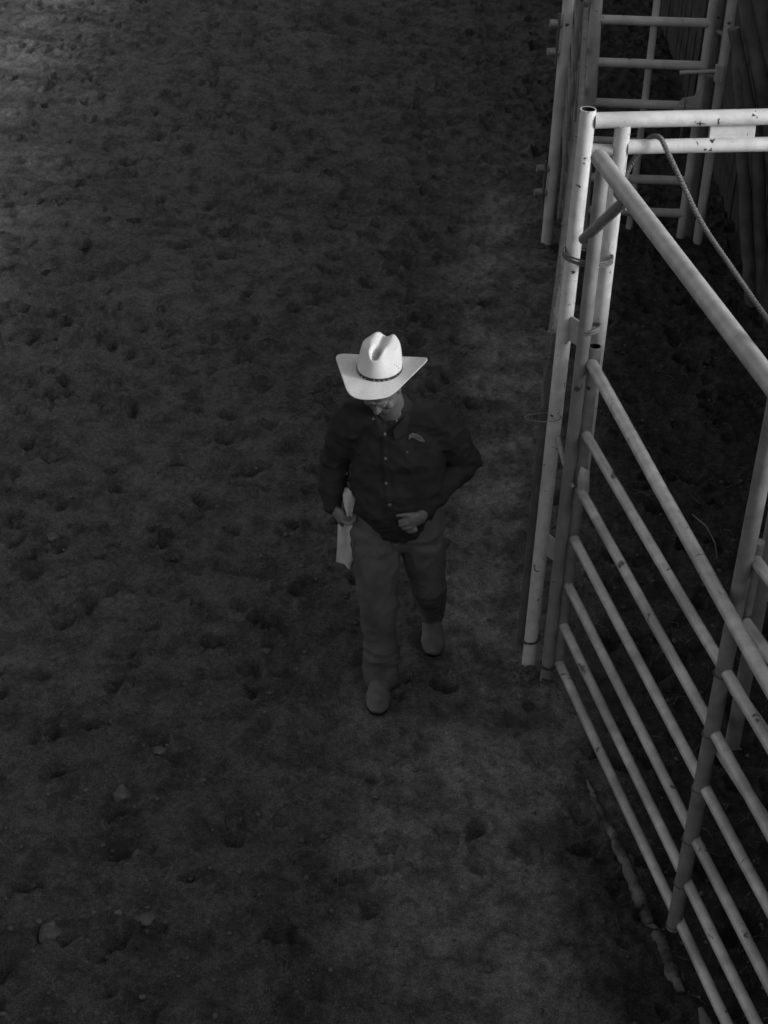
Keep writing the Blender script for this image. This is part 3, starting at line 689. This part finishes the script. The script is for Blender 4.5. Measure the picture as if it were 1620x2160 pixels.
jm = remesh(jeans, .007, 5, disp=jeans_d); jeans_o = link('jeans', jm, m_jeans, man)
bj = BVHTree.FromPolygons([v_.co + PB for v_ in jm.vertices], [tuple(p_.vertices) for p_ in jm.polygons])
for pl in ([(822, 1108), (822, 1125), (824, 1142), (832, 1160)], [(742, 1064), (749, 1076), (757, 1084), (768, 1079), (777, 1070)], [(780, 1074), (783, 1084)], [(746, 1120), (748, 1180), (753, 1260), (757, 1340)], [(940, 1110), (938, 1180), (932, 1250)]):
    h3 = [bj.ray_cast(CAM, ray(a_, b_)) for a_, b_ in pl]; h3 = [(h_[0] + h_[1] * .001) for h_ in h3 if h_[0] is not None]
    if len(h3) > 1: tube('seam', h3, .0026, m_jeans, jeans_o, n=6)
# boots: shaft under the jeans, vamp, toe; sole and heel as sub-parts
def boot(an, hd, pitch=0.0):
    hd = Vector(hd).normalized(); side = Vector((-hd.y, hd.x, 0)); base = Vector((an.x, an.y, 0))
    rot = Matrix((hd, side, Vector((0, 0, 1)))).transposed() @ Matrix.Rotation(pitch, 3, 'Y')
    def B(x, y, z): return an + rot @ Vector((x, y, z - .115))
    prt = [loft([(B(0, 0, .22), .052), (B(0, 0, .13), .046), (B(.005, 0, .08), .044)]), loft([(B(-.025, 0, .054), (.040, .032)), (B(.05, 0, .066), (.047, .044)), (B(.10, 0, .053), (.056, .040)), (B(.16, 0, .042), (.062, .033)), (B(.210, 0, .036), (.055, .026)), (B(.232, 0, .033), (.042, .019))], fwd=Vector((0, 0, 1)))]
    bo = link('boot', remesh(prt, .006, 4, disp=lambda c, n_: .004 * noise.noise(c * 25)), m_boot, man)
    out = []
    for t in range(28):
        a_ = 2 * math.pi * t / 28; x_ = .103 + .148 * math.cos(a_); y_ = .065 * math.copysign(abs(math.sin(a_)) ** .75, math.sin(a_)) * (.86 + .14 * math.cos(a_)); out.append((x_, y_))
    vs = [B(x_, y_, .012) for x_, y_ in out] + [B(x_, y_, .022) for x_, y_ in out]; N = len(out)
    link('sole', mesh(vs, [tuple(range(N))[::-1], tuple(range(N, 2 * N))] + [(t, (t + 1) % N, N + (t + 1) % N, N + t) for t in range(N)], False), m_sole, bo)
    vs, fs = rings([B(-.02, 0, .0), B(-.02, 0, .03)], [(.030, .030), (.034, .034)], 16); link('heel', mesh(vs, fs, False), m_sole, bo)
boot(Vector((.020, 6.985, .118)), (-.03, -1, 0))
boot(Vector((.272, 7.455, .165)), (.06, -1, 0), math.radians(14))

# things seen on the shirt, set on its surface
bv = BVHTree.FromPolygons([v_.co + PB for v_ in sm.vertices], [tuple(p_.vertices) for p_ in sm.polygons])
def hit(px, py):
    h_ = bv.ray_cast(CAM, ray(px, py)); return (h_[0], h_[1]) if h_[0] is not None else (None, None)
cuts = [hit(806 + (py - 890) * .085, py) for py in range(895, 1078, 6)]
cuts = [(c, n_) for c, n_ in cuts if c is not None]
vs, fs = [], []
for i_, (c, n_) in enumerate(cuts):
    sd_ = Vector((1, 0, 0)); sd_ = (sd_ - n_ * sd_.dot(n_)).normalized()
    for dx, dn_ in ((-.017, -.003), (-.015, .004), (.015, .004), (.017, -.003)): vs.append(c + sd_ * dx + n_ * dn_)
for i_ in range(len(cuts) - 1):
    for k_ in range(3): fs.append((i_ * 4 + k_, i_ * 4 + k_ + 1, i_ * 4 + k_ + 5, i_ * 4 + k_ + 4))
link('placket', mesh(vs, fs), m_shirt, shirt_o)
for (px, py, r) in ((811, 916, .007), (813, 967, .007), (815, 1019, .007), (822, 1064, .008), (787, 884, .005), (836, 887, .005), (731, 999, .007), (858, 953, .005)):
    c, n_ = hit(px, py)
    if c is None: continue
    vs, fs = rings([c + n_ * .001, c + n_ * .0075, c + n_ * .0085], [r, r, r * .7], 14); link('button', mesh(vs, fs), m_button, shirt_o)
pk = [hit(a_, b_) for a_, b_ in ((858, 925), (896, 935), (893, 975), (874, 984), (856, 968))]
if all(c is not None for c, _ in pk):
    V = [c - n_ * .002 for c, n_ in pk] + [c + n_ * .005 for c, n_ in pk]; N = 5
    link('pocket', mesh(V, [tuple(range(N, 2 * N))] + [(t, (t + 1) % N, N + (t + 1) % N, N + t) for t in range(N)], False), m_shirt, shirt_o)
# collar: standing band with two points
for s_ in (-1, 1):
    path = [Vector((.015, 7.225, 1.51)), Vector((.015 + s_ * .07, 7.20, 1.515)), Vector((.012 + s_ * .088, 7.14, 1.505)), Vector((.008 + s_ * .07, 7.075, 1.48)), Vector((.0 + s_ * .022, 7.035, 1.440))]
    vs = []; fs = []
    for i_, p_ in enumerate(path):
        o_ = (p_ - Vector((.01, 7.14, p_.z))).normalized(); dn_ = Vector((0, 0, -1))
        w_ = (.038, .042, .045, .055, .062)[i_]
        vs += [p_ - o_ * .012 + Vector((0, 0, .004)), p_ + o_ * .006 + Vector((0, 0, .008)), p_ + o_ * .030 + dn_ * w_]
    for i_ in range(4):
        for k_ in range(2): fs.append((i_ * 3 + k_, i_ * 3 + k_ + 1, i_ * 3 + k_ + 4, i_ * 3 + k_ + 3))
    o = link('collar', mesh(vs, fs), m_shirt, shirt_o); md = o.modifiers.new('s', 'SOLIDIFY'); md.thickness = .004; md.offset = 0
    md = o.modifiers.new('u', 'SUBSURF'); md.levels = 2; md.render_levels = 2

# hat: crown with cattleman creases and brim as one shell, band as a sub-part
HCc = Vector((-.050, 7.04, 1.752)); hfw = Vector((math.sin(yaw), -math.cos(yaw), 0)); hsd = Vector((hfw.y, -hfw.x, 0)) * -1   # hsd points image-right
def crown_pt(u, a):
    """u 0..1 from band to top centre, a angle (0 = front)"""
    rx, ry = .098, .122
    ca, sa = math.cos(a), math.sin(a)
    if u < .72:
        t = u / .72; k_ = 1 - .05 * t - .09 * t ** 3; z_ = .118 * t
    else:
        t = (u - .72) / .28; k_ = .80 * math.sqrt(max(0, 1 - t ** 2)) if t < 1 else 0; z_ = .118 + .014 * t * (1 - t * .5)
        k_ = .86 * (1 - t ** 1.5)
    x_ = sa * rx * k_; y_ = ca * ry * k_
    # side dents at the front of the crown pinch it
    pin = math.exp(-((abs(math.degrees(math.atan2(sa, ca))) - 48) / 26) ** 2) * max(0, min(1, (u - .12) / .5)) * (1 if u < .75 else max(0, 1 - (u - .75) * 3))
    x_ *= 1 - .30 * pin; y_ *= 1 - .10 * pin
    # centre crease running front to back, two ridges beside it
    top = max(0, min(1, (u - .60) / .2))
    xr = math.sin(a) * rx * k_
    z_ += top * (.016 * math.exp(-((abs(xr) - .038) / .022) ** 2) - (.018 + .026 * max(0, ca)) * math.exp(-(xr / .021) ** 2)) 
    z_ += .010 * ca * k_ * -1 * top
    return x_, y_, z_
def hat_w(x_, y_, z_): return HCc + hsd * x_ + hfw * y_ + Vector((0, 0, z_))
NA, vs, fs, rows = 96, [], [], []
for i_ in range(26):
    u = 1 - i_ / 25
    rows.append([crown_pt(max(u, 0), 2 * math.pi * k_ / NA) for k_ in range(NA)])
EDGE = [(778, 844, 6.82), (748, 840, 6.835), (732, 826, 6.865), (722, 798, 6.95), (712, 768, 7.05), (708, 753, 7.115), (718, 747, 7.17), (748, 748, 7.235), (808, 753, 7.27), (856, 753, 7.225), (884, 754, 7.15), (903, 757, 7.085), (884, 778, 7.01), (856, 806, 6.925), (834, 828, 6.86), (815, 839, 6.832)]
E3 = [PY(*e_) - HCc for e_ in EDGE]
E3 = [(e_.dot(hsd), e_.dot(hfw), e_.z) for e_ in E3]
ED = []
for i_ in range(len(E3)):
    p0, p1, p2, p3 = (Vector(E3[(i_ + q_) % len(E3)]) for q_ in (-1, 0, 1, 2))
    for j_ in range(8):
        t = j_ / 8; ED.append(.5 * ((2 * p1) + (p2 - p0) * t + (2 * p0 - 5 * p1 + 4 * p2 - p3) * t * t + (3 * p1 - p0 - 3 * p2 + p3) * t ** 3))
EA = [math.atan2(e_.x / .098, e_.y / .122) % (2 * math.pi) for e_ in ED]
o_ = sorted(range(len(ED)), key=lambda i_: EA[i_]); ED = [ED[i_] for i_ in o_]; EA = [EA[i_] for i_ in o_]
def edge_at(a):
    a %= 2 * math.pi
    for i_ in range(len(EA)):
        a0_, a1_ = EA[i_ - 1] - (2 * math.pi if i_ == 0 else 0), EA[i_]
        if a0_ <= a <= a1_: return ED[i_ - 1].lerp(ED[i_], (a - a0_) / max(1e-9, a1_ - a0_))
    return ED[-1].lerp(ED[0], (a - EA[-1]) / max(1e-9, EA[0] + 2 * math.pi - EA[-1]))
def brim_pt(t, a):
    e_ = edge_at(a); x_ = math.sin(a) * .098; y_ = math.cos(a) * .122
    return x_ + (e_.x - x_) * t, y_ + (e_.y - y_) * t, e_.z * t ** 1.5
for i_ in range(1, 19): rows.append([brim_pt(i_ / 18, 2 * math.pi * k_ / NA) for k_ in range(NA)])
for r in rows: vs += [hat_w(*p_) for p_ in r]
for i_ in range(len(rows) - 1):
    for k_ in range(NA): a_, b_2 = i_ * NA + k_, i_ * NA + (k_ + 1) % NA; fs.append((a_, b_2, b_2 + NA, a_ + NA))
hm = mesh(vs, fs)
bmh = bmesh.new(); bmh.from_mesh(hm); bmesh.ops.remove_doubles(bmh, verts=bmh.verts, dist=.0004)
top_e = [v_ for v_ in bmh.verts]
bmesh.ops.recalc_face_normals(bmh, faces=bmh.faces); bmh.to_mesh(hm); bmh.free()
hm.polygons.foreach_set('use_smooth', [True] * len(hm.polygons))
hat = link('cowboy_hat', hm, m_hat, man)
md = hat.modifiers.new('sm', 'SMOOTH'); md.iterations = 3; md.factor = .5
md = hat.modifiers.new('s', 'SOLIDIFY'); md.thickness = .0035; md.offset = 0
vs, fs = rings([hat_w(math.sin(2 * math.pi * k_ / 72) * .1000, math.cos(2 * math.pi * k_ / 72) * .1245, .0095) for k_ in range(73)], [(.0028, .0075)] * 73, 10, fwd=Vector((0, 0, 1)))
link('hat_band', mesh(vs, fs), m_band, hat)
V, Fc = [], []
for k_ in range(30):
    if k_ % 5 == 4: continue
    a_ = 2 * math.pi * k_ / 30 + .1; vs, fs = ell(hat_w(math.sin(a_) * .1030, math.cos(a_) * .1275, .0095), .0022, .0022, .0022, 8); link('band_stud', mesh(vs, fs), m_stud, hat)
# sweat-hole eyelets on the crown side
V, Fc = [], []
for a_, u in ((1.15, .38), (1.25, .30), (1.35, .22)):
    x_, y_, z_ = crown_pt(u, a_); vs, fs = ell(hat_w(x_ * 1.02, y_ * 1.02, z_), .0022, .0022, .0022, 8); link('eyelet', mesh(vs, fs), m_band, hat)

# folded paper held in the hanging hand; slip of paper in the pocket
gr = [[(728, 1030), (741, 1036)], [(723, 1043), (750, 1052)], [(724, 1058), (746, 1068)], [(729, 1080), (741, 1084)], [(726, 1094), (742, 1100)], [(713, 1108), (743, 1118)], [(713, 1135), (747, 1142)], [(712, 1162), (753, 1166)], [(710, 1186), (752, 1181)], [(727, 1190), (744, 1189)], [(733, 1199), (741, 1203)]]
vs, fs = [], []
for i_, (a_, b_2) in enumerate(gr):
    for t in range(5):
        f = t / 4; vs.append(PY(a_[0] + (b_2[0] - a_[0]) * f, a_[1] + (b_2[1] - a_[1]) * f, 7.045 + .022 * noise.noise(Vector((f * 3.1, i_ * .55, 3))) + .010 * math.sin(f * 7 + i_ * .8) + i_ * .004))
for i_ in range(len(gr) - 1):
    for t in range(4): fs.append((i_ * 5 + t, i_ * 5 + t + 1, i_ * 5 + t + 6, i_ * 5 + t + 5))
o = props(link('folded_paper', mesh(vs, fs), m_paper, None, vs[0]), 'folded pale paper held down beside the leg in the hanging hand', 'paper')
md = o.modifiers.new('s', 'SOLIDIFY'); md.thickness = .007; md.offset = 1
sl = [(862, 929), (863, 918), (870, 913), (880, 915), (889, 921), (895, 931), (884, 930), (874, 925), (868, 924)]
h2 = [hit(a_, b_) for a_, b_ in sl]
if all(c is not None for c, _ in h2):
    V = [c + n_ * .004 for c, n_ in h2] + [c + n_ * .010 for c, n_ in h2]; N = len(sl)
    props(link('pocket_paper', mesh(V, [tuple(range(N, 2 * N))] + [(t, (t + 1) % N, N + (t + 1) % N, N + t) for t in range(N)], False), m_slip, None, h2[0][0]), 'pale slip sticking out of the shirt chest pocket', 'paper slip')
